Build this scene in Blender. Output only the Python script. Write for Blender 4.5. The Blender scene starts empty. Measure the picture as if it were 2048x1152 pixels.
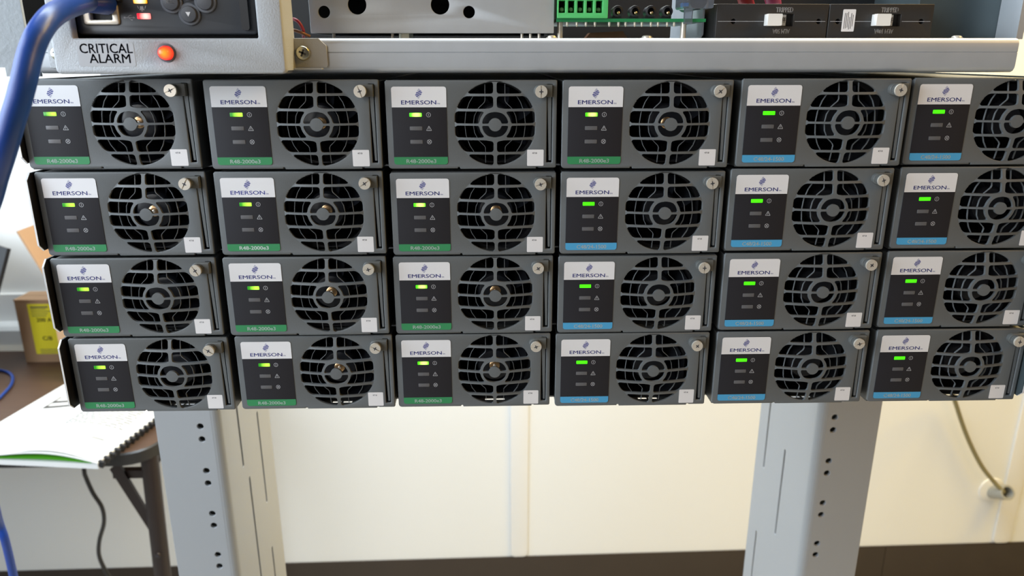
import bpy, bmesh, math, random
from mathutils import Matrix, Vector
import numpy as np

# ---------------------------------------------------------------- camera, light, exposure
S = bpy.context.scene
C = S.collection
cam_d = bpy.data.cameras.new('camera')
cam = bpy.data.objects.new('camera', cam_d); C.objects.link(cam)
cam.location = (0.00527, -0.37863, 0.08084)
cam.rotation_euler = (1.26929, 0.00059, -0.02791)
cam_d.sensor_width = 36; cam_d.lens = 1500 / 2048 * 36
cam_d.clip_start = 0.01
cam_d.dof.use_dof = True; cam_d.dof.focus_distance = 0.40; cam_d.dof.aperture_fstop = 14
S.camera = cam
S.view_settings.view_transform = 'Standard'; S.view_settings.look = 'None'
S.view_settings.gamma = 1; S.view_settings.use_curve_mapping = False
S.view_settings.exposure = 0.10

w = bpy.data.worlds.new('world'); S.world = w; w.use_nodes = True
w.node_tree.nodes['Background'].inputs[0].default_value = (0.97, 0.97, 1.0, 1)
w.node_tree.nodes['Background'].inputs[1].default_value = 0.05

def area(name, loc, target, sx, sy, power, col):
    d = bpy.data.lights.new(name, 'AREA'); d.shape = 'RECTANGLE'; d.size = sx; d.size_y = sy
    d.energy = power; d.color = col
    o = bpy.data.objects.new(name, d); C.objects.link(o); o.location = loc
    o.rotation_euler = (Vector(target) - Vector(loc)).to_track_quat('-Z', 'Y').to_euler()
    return o
# daylight window beside the table, fills added left, right and behind the camera, warm ceiling fittings over the right side
area('window_light_side', (-1.9, 0.45, 0.45), (0.0, 0.75, -0.25), 1.4, 1.4, 28, (0.74, 0.87, 1.0))
area('fill_light_corner', (-0.95, -0.42, 0.36), (-0.35, 0.0, 0.02), 0.7, 0.9, 16, (0.76, 0.88, 1.0))  # added cool fill close by, for steep falloff across the modules
area('fill_light_rear', (-1.1, -1.6, 0.45), (-0.2, 0.0, 0.05), 1.2, 1.2, 9, (1.0, 0.98, 0.95))  # added fill that brightens the tray and cover from behind the camera
area('ceiling_light_left', (-0.15, 0.55, 1.40), (-0.15, 1.2, -0.9), 1.4, 0.4, 38, (0.80, 0.91, 1.0))
area('ceiling_light_middle', (0.95, 0.60, 1.40), (0.1, 1.2, -0.9), 0.8, 0.4, 24, (1.0, 0.84, 0.56))
area('ceiling_light_right', (1.9, 0.55, 1.40), (1.6, 1.0, -0.8), 1.0, 0.5, 36, (1.0, 0.64, 0.05))
area('fill_light_right', (1.15, -0.45, 0.75), (0.45, 0.0, -0.05), 0.5, 0.4, 6, (1.0, 0.58, 0.15))  # added warm fill for the module fronts at this end

# ---------------------------------------------------------------- helpers
def lin(r, g, b):
    f = lambda c: (c / 255 / 12.92) if c / 255 <= 0.04045 else ((c / 255 + 0.055) / 1.055) ** 2.4
    return (f(r), f(g), f(b), 1)

def mat(name, col, rough=0.5, metal=0.0, bump=None, var=None, emit=None, alpha=None, spec=0.5):
    m = bpy.data.materials.new(name); m.use_nodes = True
    nt = m.node_tree; b = nt.nodes['Principled BSDF']
    col = tuple(col[:3]) + (1,)
    b.inputs['Base Color'].default_value = col
    b.inputs['Roughness'].default_value = rough; b.inputs['Metallic'].default_value = metal
    b.inputs['Specular IOR Level'].default_value = spec
    if emit:
        b.inputs['Emission Color'].default_value = tuple(emit[0][:3]) + (1,)
        b.inputs['Emission Strength'].default_value = emit[1]
    if alpha is not None:
        b.inputs['Transmission Weight'].default_value = alpha
    tc = None
    if bump or var:
        tc = nt.nodes.new('ShaderNodeTexCoord')
    if bump:
        n = nt.nodes.new('ShaderNodeTexNoise'); n.inputs['Scale'].default_value = bump[0]; n.inputs['Detail'].default_value = 3
        nt.links.new(tc.outputs['Object'], n.inputs['Vector'])
        bp = nt.nodes.new('ShaderNodeBump'); bp.inputs['Strength'].default_value = bump[1]; bp.inputs['Distance'].default_value = bump[2]
        nt.links.new(n.outputs['Fac'], bp.inputs['Height']); nt.links.new(bp.outputs['Normal'], b.inputs['Normal'])
    if var:
        n = nt.nodes.new('ShaderNodeTexNoise'); n.inputs['Scale'].default_value = var[0]; n.inputs['Detail'].default_value = 4
        mp = nt.nodes.new('ShaderNodeMapping'); mp.inputs['Scale'].default_value = var[2] if len(var) > 2 else (1, 1, 1)
        nt.links.new(tc.outputs['Object'], mp.inputs['Vector']); nt.links.new(mp.outputs['Vector'], n.inputs['Vector'])
        mx = nt.nodes.new('ShaderNodeMix'); mx.data_type = 'RGBA'
        k = var[1]
        mx.inputs[6].default_value = tuple(c * (1 - k) for c in col[:3]) + (1,)
        mx.inputs[7].default_value = tuple(min(1, c * (1 + k)) for c in col[:3]) + (1,)
        nt.links.new(n.outputs['Fac'], mx.inputs[0]); nt.links.new(mx.outputs[2], b.inputs['Base Color'])
    return m

M = {}
M['paint'] = mat('module_paint', (0.128, 0.137, 0.140), 0.48, 0, bump=(1500, 0.25, 0.0002))
M['paint_body'] = mat('module_body_metal', (0.10, 0.105, 0.105), 0.45, 0.3)
M['tab'] = mat('lever_plastic', (0.115, 0.12, 0.115), 0.45, 0, bump=(2000, 0.15, 0.0002))
M['black'] = mat('black_plastic', (0.012, 0.012, 0.014), 0.4)
M['fanblack'] = mat('fan_plastic', (0.014, 0.015, 0.019), 0.3)
M['rib'] = mat('guard_rib', (0.15, 0.16, 0.165), 0.4)
M['label'] = mat('label_black', (0.020, 0.019, 0.023), 0.55, 0, bump=(1800, 0.2, 0.0001), spec=0.3)
M['white'] = mat('label_white', (0.80, 0.79, 0.80), 0.5)
M['green'] = mat('strip_green', (0.035, 0.26, 0.095), 0.5)
M['blue'] = mat('strip_blue', (0.075, 0.37, 0.66), 0.5)
M['navy'] = mat('print_navy', (0.022, 0.036, 0.25), 0.5)
M['paleprint'] = mat('print_pale', (0.55, 0.62, 0.60), 0.5)
M['icon'] = mat('print_icon', (0.42, 0.42, 0.44), 0.5)
M['ledoff'] = mat('lens_unlit', (0.13, 0.128, 0.132), 0.3)
M['sticker'] = mat('sticker_white', (0.80, 0.78, 0.78), 0.45)
M['ink'] = mat('print_dark', (0.05, 0.05, 0.06), 0.6)
M['chrome'] = mat('screw_nickel', (0.84, 0.77, 0.66), 0.3, 0.45)
M['zinc'] = mat('screw_zinc', (0.70, 0.66, 0.50), 0.28, 1.0)
M['brass'] = mat('brass', (0.85, 0.56, 0.30), 0.3, 1.0)
M['galv'] = mat('galvanised_steel', (0.53, 0.555, 0.585), 0.42, 0.35, var=(60, 0.10), bump=(900, 0.06, 0.0003))
M['galv2'] = mat('galvanised_panel', (0.60, 0.63, 0.66), 0.5, 0.55, var=(80, 0.06), bump=(500, 0.10, 0.0004))
M['edge'] = mat('cut_steel_edge', (0.88, 0.88, 0.88), 0.3, 0.3)
M['bezel'] = mat('bezel_grey_plastic', (0.44, 0.455, 0.47), 0.45, 0, bump=(1300, 0.4, 0.0005))
M['bracketgrey'] = mat('bracket_grey_paint', (0.36, 0.385, 0.40), 0.5, 0, bump=(600, 0.4, 0.0005))
M['ctrl'] = mat('controller_plastic', (0.055, 0.058, 0.065), 0.38)
M['ctrl2'] = mat('controller_button', (0.075, 0.078, 0.088), 0.4)
M['ctrlrim'] = mat('button_surround', (0.12, 0.125, 0.14), 0.4)
M['post'] = mat('post_paint', (0.40, 0.41, 0.42), 0.42, 0.1)
M['pcb'] = mat('board_green', (0.02, 0.20, 0.07), 0.35)
M['term'] = mat('terminal_green', (0.10, 0.55, 0.17), 0.4)
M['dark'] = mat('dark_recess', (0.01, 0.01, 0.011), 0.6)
M['breaker'] = mat('breaker_black', (0.022, 0.020, 0.019), 0.5, 0, bump=(600, 0.15, 0.0003))
M['toggle'] = mat('toggle_white', (0.80, 0.78, 0.74), 0.4)
M['tealsteel'] = mat('rear_side_steel', (0.10, 0.13, 0.14), 0.4, 0.5, var=(30, 0.2))
M['copper'] = mat('copper_bar', (0.20, 0.09, 0.045), 0.4, 0.6)
M['clear'] = mat('clear_plastic', (0.45, 0.48, 0.55), 0.15, 0, alpha=0.85)
M['wire_red'] = mat('wire_red', (0.35, 0.02, 0.03), 0.4)
M['wire_pink'] = mat('wire_magenta', (0.40, 0.04, 0.16), 0.4)
M['wire_pale'] = mat('wire_pale', (0.55, 0.60, 0.68), 0.4)
M['bluecable'] = mat('cable_blue', (0.012, 0.055, 0.30), 0.35, 0, bump=(120, 0.15, 0.001))
M['blackcable'] = mat('cable_black', (0.02, 0.018, 0.017), 0.45)
M['olivecable'] = mat('cable_olive', (0.22, 0.19, 0.09), 0.5)
M['wall'] = mat('wall_paint', (0.855, 0.87, 0.86), 0.75, 0, bump=(300, 0.04, 0.001), var=(3, 0.012))
M['base'] = mat('baseboard_rubber', (0.036, 0.026, 0.018), 0.45, 0, var=(20, 0.1))
M['floor'] = mat('floor_tile', (0.50, 0.48, 0.45), 0.5, 0, var=(8, 0.15))
M['raceway'] = mat('raceway_white', (0.82, 0.82, 0.80), 0.5)
M['wood'] = mat('table_laminate', (0.085, 0.045, 0.026), 0.45, 0, var=(14, 0.22, (1, 9, 1)))
M['tedge'] = mat('table_edge_black', (0.02, 0.019, 0.019), 0.35)
M['tleg'] = mat('table_leg_brown', (0.022, 0.013, 0.010), 0.4, 0.2)
M['card'] = mat('cardboard', (0.46, 0.28, 0.155), 0.8, 0, var=(20, 0.06))
M['card2'] = mat('cardboard_brown', (0.33, 0.20, 0.11), 0.8, 0, var=(20, 0.08))
M['yellow'] = mat('label_yellow', (0.72, 0.62, 0.02), 0.6)
M['paper'] = mat('paper', (0.80, 0.79, 0.76), 0.7)
M['coverg'] = mat('cover_green', (0.10, 0.42, 0.02), 0.45)
M['printg'] = mat('page_grey', (0.07, 0.065, 0.06), 0.7)
M['lapt'] = mat('laptop_dark', (0.012, 0.012, 0.013), 0.55)
M['sleeve'] = mat('sleeve_grey', (0.36, 0.36, 0.33), 0.5)


def lamp_mat(name, edge, core, cx, rad, strength, scale_x=1.0):
    """a lit lens: emission strongest over the diode behind it"""
    m = bpy.data.materials.new(name); m.use_nodes = True
    nt = m.node_tree; b = nt.nodes['Principled BSDF']
    b.inputs['Base Color'].default_value = tuple(edge[:3]) + (1,); b.inputs['Roughness'].default_value = 0.25
    tc = nt.nodes.new('ShaderNodeTexCoord'); mp = nt.nodes.new('ShaderNodeMapping')
    mp.vector_type = 'POINT'; mp.inputs['Location'].default_value = (-cx * scale_x / rad, 0, 0); mp.inputs['Scale'].default_value = (scale_x / rad, 0, 1 / rad)
    g = nt.nodes.new('ShaderNodeTexGradient'); g.gradient_type = 'SPHERICAL'
    nt.links.new(tc.outputs['Object'], mp.inputs['Vector']); nt.links.new(mp.outputs['Vector'], g.inputs['Vector'])
    r = nt.nodes.new('ShaderNodeValToRGB')
    r.color_ramp.elements[0].color = tuple(edge[:3]) + (1,); r.color_ramp.elements[1].color = tuple(core[:3]) + (1,)
    r.color_ramp.elements[1].position = 0.8
    nt.links.new(g.outputs['Fac'], r.inputs['Fac']); nt.links.new(r.outputs['Color'], b.inputs['Emission Color'])
    b.inputs['Emission Strength'].default_value = strength
    return m
# lens objects have their origin at the lens centre
M['led_a'] = lamp_mat('lamp_green_hot', (0.06, 0.62, 0.004), (1.5, 2.2, 0.40), 0.0004, 0.0022, 1.0, 0.8)
M['led_b'] = lamp_mat('lamp_green_side', (0.02, 0.20, 0.01), (0.75, 1.5, 0.10), 0.0017, 0.0034, 1.0, 0.9)
M['led_c'] = lamp_mat('lamp_green_even', (0.045, 0.62, 0.004), (0.07, 0.78, 0.006), 0.0, 0.0060, 1.0, 1.0)
M['redlamp'] = lamp_mat('lamp_red', (0.75, 0.012, 0.02), (1.6, 0.42, 0.03), 0.0004, 0.0030, 1.0)
M['led_red'] = lamp_mat('lamp_red_bar', (0.75, 0.01, 0.03), (2.0, 0.9, 0.8), 0.001, 0.003, 1.0)
M['led_amber'] = lamp_mat('lamp_amber_bar', (0.95, 0.35, 0.0), (2.2, 1.7, 0.9), 0.0, 0.003, 1.0)

class MB:
    """collects shapes (metres) into one mesh"""
    def __init__(s): s.v = []; s.f = []; s.mi = []
    def add(s, vs, fs, mi=0):
        o = len(s.v); s.v += [tuple(v) for v in vs]
        for f in fs: s.f.append(tuple(i + o for i in f)); s.mi.append(mi)
    def box(s, x0, x1, y0, y1, z0, z1, mi=0):
        v = [(x0, y0, z0), (x1, y0, z0), (x1, y1, z0), (x0, y1, z0), (x0, y0, z1), (x1, y0, z1), (x1, y1, z1), (x0, y1, z1)]
        s.add(v, [(0, 3, 2, 1), (4, 5, 6, 7), (0, 1, 5, 4), (1, 2, 6, 5), (2, 3, 7, 6), (3, 0, 4, 7)], mi)
    def prism(s, poly, axis, a0, a1, mi=0):
        """poly: 2-D outline; axis 'x': (y,z), 'y': (x,z), 'z': (x,y)"""
        def P(p, a): return {'x': (a, p[0], p[1]), 'y': (p[0], a, p[1]), 'z': (p[0], p[1], a)}[axis]
        n = len(poly); v = [P(p, a0) for p in poly] + [P(p, a1) for p in poly]
        f = [tuple(range(n)), tuple(range(2 * n - 1, n - 1, -1))] + [(i, i + n, (i + 1) % n + n, (i + 1) % n) for i in range(n)]
        s.add(v, f, mi)
    def rev(s, prof, axis, c=(0, 0, 0), seg=24, mi=0):
        """lathe: prof list of (radius, along)"""
        v = []; f = []
        for r, a in prof:
            for k in range(seg):
                t = 2 * math.pi * k / seg; u, q = r * math.cos(t), r * math.sin(t)
                v.append({'x': (c[0] + a, c[1] + u, c[2] + q), 'y': (c[0] + u, c[1] + a, c[2] + q), 'z': (c[0] + u, c[1] + q, c[2] + a)}[axis])
        for i in range(len(prof) - 1):
            for k in range(seg):
                k2 = (k + 1) % seg; f.append((i * seg + k, i * seg + k2, (i + 1) * seg + k2, (i + 1) * seg + k))
        f.append(tuple(range(seg))[::-1]); f.append(tuple((len(prof) - 1) * seg + k for k in range(seg)))
        s.add(v, f, mi)
    def tube(s, pts, r, seg=10, mi=0):
        pts = [Vector(p) for p in pts]; n = len(pts); v = []; f = []
        rr = r if isinstance(r, (list, tuple)) else [r] * n
        up = None
        for i, p in enumerate(pts):
            t = (pts[min(i + 1, n - 1)] - pts[max(i - 1, 0)]).normalized()
            if up is None: up = t.orthogonal().normalized()
            a = (up - t * up.dot(t)).normalized(); b = t.cross(a); up = a
            for k in range(seg):
                q = 2 * math.pi * k / seg; v.append(p + (a * math.cos(q) + b * math.sin(q)) * rr[i])
        for i in range(n - 1):
            for k in range(seg):
                k2 = (k + 1) % seg; f.append((i * seg + k, i * seg + k2, (i + 1) * seg + k2, (i + 1) * seg + k))
        f.append(tuple(range(seg))[::-1]); f.append(tuple((n - 1) * seg + k for k in range(seg)))
        s.add(v, f, mi)
    def mesh(s, name, mats, smooth=None):
        m = bpy.data.meshes.new(name); m.from_pydata(s.v, [], s.f)
        for q in (mats if isinstance(mats, (list, tuple)) else [mats]): m.materials.append(q)
        m.polygons.foreach_set('material_index', s.mi)
        return finish(m, smooth)

def finish(m, smooth=None):
    bm = bmesh.new(); bm.from_mesh(m); bmesh.ops.recalc_face_normals(bm, faces=bm.faces); bm.to_mesh(m); bm.free()
    if smooth is not None:
        m.polygons.foreach_set('use_smooth', [True] * len(m.polygons))
        m.set_sharp_from_angle(angle=math.radians(smooth))
    m.update(); return m

def spline(pts, n=10):
    """Catmull-Rom through pts"""
    P = [Vector(p) for p in pts]; P = [P[0] * 2 - P[1]] + P + [P[-1] * 2 - P[-2]]; out = []
    for i in range(1, len(P) - 2):
        for k in range(n):
            t = k / n; a, b, c, d = P[i - 1], P[i], P[i + 1], P[i + 2]
            out.append(0.5 * ((2 * b) + (c - a) * t + (2 * a - 5 * b + 4 * c - d) * t * t + (3 * b - a - 3 * c + d) * t ** 3))
    out.append(P[-2]); return out

def rrect(x0, x1, z0, z1, r, n=4, corners=(1, 1, 1, 1)):
    """outline, corners = bottom-left, bottom-right, top-right, top-left"""
    out = []
    for (cx, cz, a0, on) in ((x0, z0, 180, corners[0]), (x1, z0, 270, corners[1]), (x1, z1, 0, corners[2]), (x0, z1, 90, corners[3])):
        if not on: out.append((cx, cz)); continue
        ox = cx + (r if cx == x0 else -r); oz = cz + (r if cz == z0 else -r)
        for k in range(n + 1):
            t = math.radians(a0 + 90 * k / n); out.append((ox + r * math.cos(t), oz + r * math.sin(t)))
    return out
def circ(cx, cz, r, n=32): return [(cx + r * math.cos(2 * math.pi * k / n), cz + r * math.sin(2 * math.pi * k / n)) for k in range(n)]

def plate(name, loops, y0, thick, material, bevel=0.0, axis='y', smooth=30):
    """flat plate with holes; loops in (x, z); its front (towards -y) lies at y0. axis 'x': loops are (y, z), front towards -x at y0"""
    cu = bpy.data.curves.new(name, 'CURVE'); cu.dimensions = '2D'; cu.fill_mode = 'BOTH'
    cu.extrude = thick / 2 - bevel; cu.bevel_depth = bevel; cu.bevel_resolution = 2; cu.offset = -bevel
    for lp in loops:
        sp = cu.splines.new('POLY'); sp.points.add(len(lp) - 1); sp.use_cyclic_u = True
        for i, (a, b) in enumerate(lp): sp.points[i].co = (a, b, 0, 1)
    o = bpy.data.objects.new(name, cu); C.objects.link(o); bpy.context.view_layer.update()
    m = bpy.data.meshes.new_from_object(o.evaluated_get(bpy.context.evaluated_depsgraph_get()))
    bpy.data.objects.remove(o); bpy.data.curves.remove(cu)
    m.transform(Matrix.Rotation(math.pi / 2, 4, 'X')); m.transform(Matrix.Translation((0, y0 + thick / 2, 0)))
    if axis == 'x':   # (x, y, z) -> (y, x, z)
        m.transform(Matrix(((0, 1, 0, 0), (1, 0, 0, 0), (0, 0, 1, 0), (0, 0, 0, 1))))
    m.materials.clear(); m.materials.append(material)
    bm = bmesh.new(); bm.from_mesh(m); bmesh.ops.remove_doubles(bm, verts=bm.verts, dist=1e-7); bm.to_mesh(m); bm.free()
    m.name = name
    return finish(m, smooth)

def letters(name, text, x0, x1, z0, z1, y, material, font_flip=False, bold=0.032):
    """lettering fitted to a box on a surface facing -y"""
    cu = bpy.data.curves.new(name, 'FONT'); cu.body = text; cu.resolution_u = 3
    o = bpy.data.objects.new(name, cu); C.objects.link(o); bpy.context.view_layer.update()
    m = bpy.data.meshes.new_from_object(o.evaluated_get(bpy.context.evaluated_depsgraph_get()))
    bpy.data.objects.remove(o); bpy.data.curves.remove(cu)
    vs = np.array([v.co[:2] for v in m.vertices]); a = vs.min(0); b = vs.max(0)
    for v in m.vertices:
        t = (v.co.x - a[0]) / (b[0] - a[0]); q = (v.co.y - a[1]) / (b[1] - a[1])
        if font_flip: t, q = 1 - t, 1 - q
        v.co = (x0 + t * (x1 - x0), y, z0 + q * (z1 - z0))
    if bold:                                    # heavier strokes: the glyphs repeated a hair to each side
        n = len(m.vertices); vs = [tuple(v.co) for v in m.vertices]; fs = [tuple(p.vertices) for p in m.polygons]
        d = bold * (z1 - z0); V = []; F = []
        for i, (dx, dz) in enumerate(((-d, 0), (d, 0), (0, d * 0.6), (0, -d * 0.6))):
            V += [(a + dx, b_, c + dz) for a, b_, c in vs]; F += [tuple(q + i * n for q in f) for f in fs]
        m = bpy.data.meshes.new(name); m.from_pydata(V, [], F)
    m.materials.clear(); m.materials.append(material); m.name = name; m.update()
    return m

def obj(name, mesh, parent=None, loc=None, rot=None):
    o = bpy.data.objects.new(name, mesh); C.objects.link(o); o.parent = parent
    if loc is not None: o.location = loc
    if rot is not None: o.rotation_euler = rot
    return o
def tag(o, label, cat, group=None, kind=None):
    o['label'] = label; o['category'] = cat
    if group: o['group'] = group
    if kind: o['kind'] = kind
    return o
def thing(name, label, cat, loc=(0, 0, 0), group=None, rotz=0):
    o = bpy.data.objects.new(name, None); C.objects.link(o); o.location = loc; o.rotation_euler = (0, 0, rotz)
    o.empty_display_size = 0.01
    return tag(o, label, cat, group)
def part(name, mesh, root):
    """mesh given in world coordinates, parented to an unrotated Empty (or to a part of one)"""
    base = root
    off = Vector((0, 0, 0))
    while base is not None: off += base.location; base = base.parent
    return obj(name, mesh, root, -off)
mm = 0.001

# ---------------------------------------------------------------- the setting
FZ = -1.305                                    # floor height
TH = math.atan2(0.043, 2.609)                  # the wall stands a degree off the rack
WALL_P = Vector((0.052, 1.324, 0))
def wall_y(x): return WALL_P.y + (x - WALL_P.x) * math.tan(TH)
b = MB(); b.box(-3.2, 3.2, 0, 0.12, FZ, 1.5)
o = obj('wall_back', b.mesh('wall_back', M['wall']), None, (WALL_P.x, WALL_P.y, 0), (0, 0, TH)); o['kind'] = 'structure'
b = MB(); b.box(-3.2, 3.4, -3.0, 1.6, FZ - 0.1, FZ)
o = obj('floor', b.mesh('floor', M['floor'])); o['kind'] = 'structure'
b = MB(); b.prism([(0.0, FZ), (-0.016, FZ), (-0.014, FZ + 0.006), (-0.006, FZ + 0.016), (-0.005, FZ + 0.100), (-0.003, FZ + 0.104), (0, FZ + 0.104)], 'x', -3.2, 1.02)
b.prism([(0.0, FZ), (-0.016, FZ), (-0.014, FZ + 0.006), (-0.006, FZ + 0.016), (-0.005, FZ + 0.100), (-0.003, FZ + 0.104), (0, FZ + 0.104)], 'x', 1.0215, 3.2)
o = obj('baseboard_back', b.mesh('baseboard_back', M['base'], 40), None, (WALL_P.x, WALL_P.y, 0), (0, 0, TH)); o['kind'] = 'structure'

# white raceways on the wall
def raceway(x, wid, ztop, label):
    m = plate('cable_raceway', [rrect(-wid / 2, wid / 2, 0, ztop - (FZ + 0.106), wid * 0.28, 5, (1, 1, 0, 0))], -0.006, 0.006, M['raceway'], 0.002)
    o = obj('cable_raceway', m, None, (x, wall_y(x) - 0.0005, FZ + 0.106), (0, 0, TH))
    tag(o, label, 'raceway', 'wall raceways')
raceway(0.071, 0.046, -0.25, 'slim white vertical wall raceway behind the gap between the rack posts')
raceway(1.395, 0.050, -0.25, 'white vertical wall raceway beside the grey cable sleeve')
b = MB(); b.prism([(0, 0), (-0.045, 0), (-0.045, 0.034), (-0.038, 0.042), (-0.012, 0.046), (-0.010, 0.110), (0, 0.112)], 'x', 0, 0.75)
o = obj('wall_power_raceway', b.mesh('wall_power_raceway', M['raceway'], 30), None, (-1.75, wall_y(-1.75) - 0.0005, -0.555), (0, 0, TH))
tag(o, 'white horizontal raceway along the wall behind the brown table', 'raceway')

# ---------------------------------------------------------------- equipment rack: two posts
rack = thing('equipment_rack', 'grey two-post steel rack carrying the power modules', 'rack', (0.030, 0.29, FZ))
ZT, ZB, YF, YB = 0.62, FZ + 0.012, 0.225, 0.362
def post(inner, outer, side):
    """side -1: left post. Front flange with drilled pairs of holes, web running back from its inner edge"""
    hx = -0.2535 if side < 0 else 0.3137
    x0, x1 = min(inner, outer), max(inner, outer)
    z0 = -0.2340 if side < 0 else -0.2336       # a known pair of holes
    s = 1 if side < 0 else -1; RB = 0.007       # s: towards the inside of the rack; RB: bend radius
    xi = inner - s * (RB - 0.0032)
    loops = [rrect(min(xi, outer), max(xi, outer), ZB, ZT, 0.0005, 1)]
    k = -24
    while True:
        z = z0 + 0.002 + k * 0.04445
        if z > ZT - 0.02: break
        if z - 0.014 > ZB + 0.02 and -0.75 < z < -0.12:
            loops.append(circ(hx, z - 0.0005, 0.0029, 14)); loops.append(circ(hx, z - 0.0127 - 0.0005, 0.0029, 14))
        k += 1
    fl = part('post', plate('post', loops, YF, 0.003, M['post'], 0.0004, smooth=None), rack)
    # web: thin wall with rolled front bend and long narrow slots
    slots = [(0.335, -0.350, -0.262), (0.335, -0.52, -0.43), (0.286, -0.40, -0.30), (0.275, -0.232, -0.15)] if side > 0 else \
            [(0.268, -0.300, -0.235), (0.280, -0.47, -0.318), (0.322, -0.375, -0.268), (0.322, -0.53, -0.43)]
    loops = [rrect(YF + RB - 0.0002, YB, ZB, ZT, 0.0005, 1)]
    for (sy, s0, s1) in slots: loops.append(rrect(sy, sy + 0.004, s0, s1, 0.0015, 2))
    part('post_web', plate('post_web', loops, inner if side < 0 else inner - 0.003, 0.003, M['post'], 0.0004, 'x', None), fl)
    bm_ = MB()
    for k in range(6):                          # rolled bend between flange and web
        t0, t1 = math.radians(15 * k), math.radians(15 * (k + 1)); R = RB
        ring = []
        for t in (t0, t1): ring.append((inner + s * (0.0031 - R) + s * R * math.sin(t), YF + R - R * math.cos(t)))
        bm_.add([(ring[0][0], ring[0][1], ZB), (ring[1][0], ring[1][1], ZB), (ring[1][0], ring[1][1], ZT), (ring[0][0], ring[0][1], ZT)], [(0, 1, 2, 3)])
    part('post_bend', bm_.mesh('post_bend', M['post'], 60), fl)
    ob = MB(); xo = outer if side < 0 else outer - 0.003
    ob.box(xo, xo + 0.003, YF + 0.003, YB, ZB, ZT)
    ob.box(x0 + 0.003, x1 - 0.003, YF + 0.045, YF + 0.047, ZB, ZT)  # closing walls added to block light, so the drilled holes look dark
    part('post_light_block', ob.mesh('post_light_block', M['post']), fl)
    b2 = MB(); b2.prism([(0.12, FZ), (0.48, FZ), (0.48, FZ + 0.012), (0.12, FZ + 0.012)], 'x', x0 - 0.01, x1 + 0.01)
    part('foot', b2.mesh('foot', M['post']), fl)
post(-0.2395, -0.2925, -1)
post(0.3025, 0.3552, 1)

# ---------------------------------------------------------------- power modules
PX, PZ = 0.0873, 0.04428
JIT = [[(-1.1, -0.8, 0.6), (1.2, -1.9, 0.1), (0.6, -0.3, -0.3), (-0.2, -1.6, -0.3), (0.6, -1.9, 0.2), (0.5, 1.3, 0.4)],
       [(-0.6, 0.4, 0.1), (0.7, -0.9, 0.1), (0.8, 0.6, -1.0), (-0.1, -0.1, -0.8), (-0.9, -1.1, 0.4), (0.2, 0.5, 0.6)],
       [(-0.6, -0.2, 0.1), (0.0, -0.6, 0.1), (0.1, 1.6, -0.7), (-0.4, 1.1, -1.0), (-0.4, -0.7, 0.3), (0.1, 0.6, 0.4)],
       [(0.5, 0.5, 0.1), (0.9, 0.8, 0.3), (-0.6, 2.0, -0.2), (-1.1, 0.6, -0.2), (-0.5, -0.1, 0.3), (0.4, 0.0, 0.4)]]
FX, FZL = 50.5, -18.1                           # fan axis on the faceplate (mm from the label's corner)
def mmv(pts): return [(a * mm, c * mm) for a, c in pts]

# faceplate outline with the two small notches of its lower edge
X0, X1, Z0, Z1 = -3.0, 81.0, -39.85, 3.0
ol = []
for k in range(5):
    t = math.radians(180 + 22.5 * k); ol.append((X0 + 1.8 + 1.8 * math.cos(t), Z0 + 1.8 + 1.8 * math.sin(t)))
ol += [(31.6, Z0), (31.9, Z0 + 0.7), (32.6, Z0 + 0.7), (33.0, Z0 - 0.25), (70.9, Z0 - 0.25), (71.0, Z0 + 0.55), (72.0, Z0 + 0.55), (72.2, Z0 + 0.2), (X1 - 0.6, Z0 + 0.2), (X1, Z0 + 0.8), (X1, Z1 - 0.5), (X1 - 0.5, Z1), (X0 + 0.8, Z1), (X0, Z1 - 0.8)]
hole = []
for k in range(64):
    t = 2 * math.pi * k / 64; hole.append((FX + max(-19.7, min(19.7, 20.3 * math.cos(t))), FZL + 20.3 * math.sin(t)))
slot = rrect(76.1, 78.8, -37.0, 0.9, 0.15, 1)
ME = {}
ME['face'] = plate('faceplate', [mmv(ol), mmv(hole), mmv(slot)], 0, 1.9 * mm, M['paint'], 0.45 * mm, smooth=35)

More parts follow.
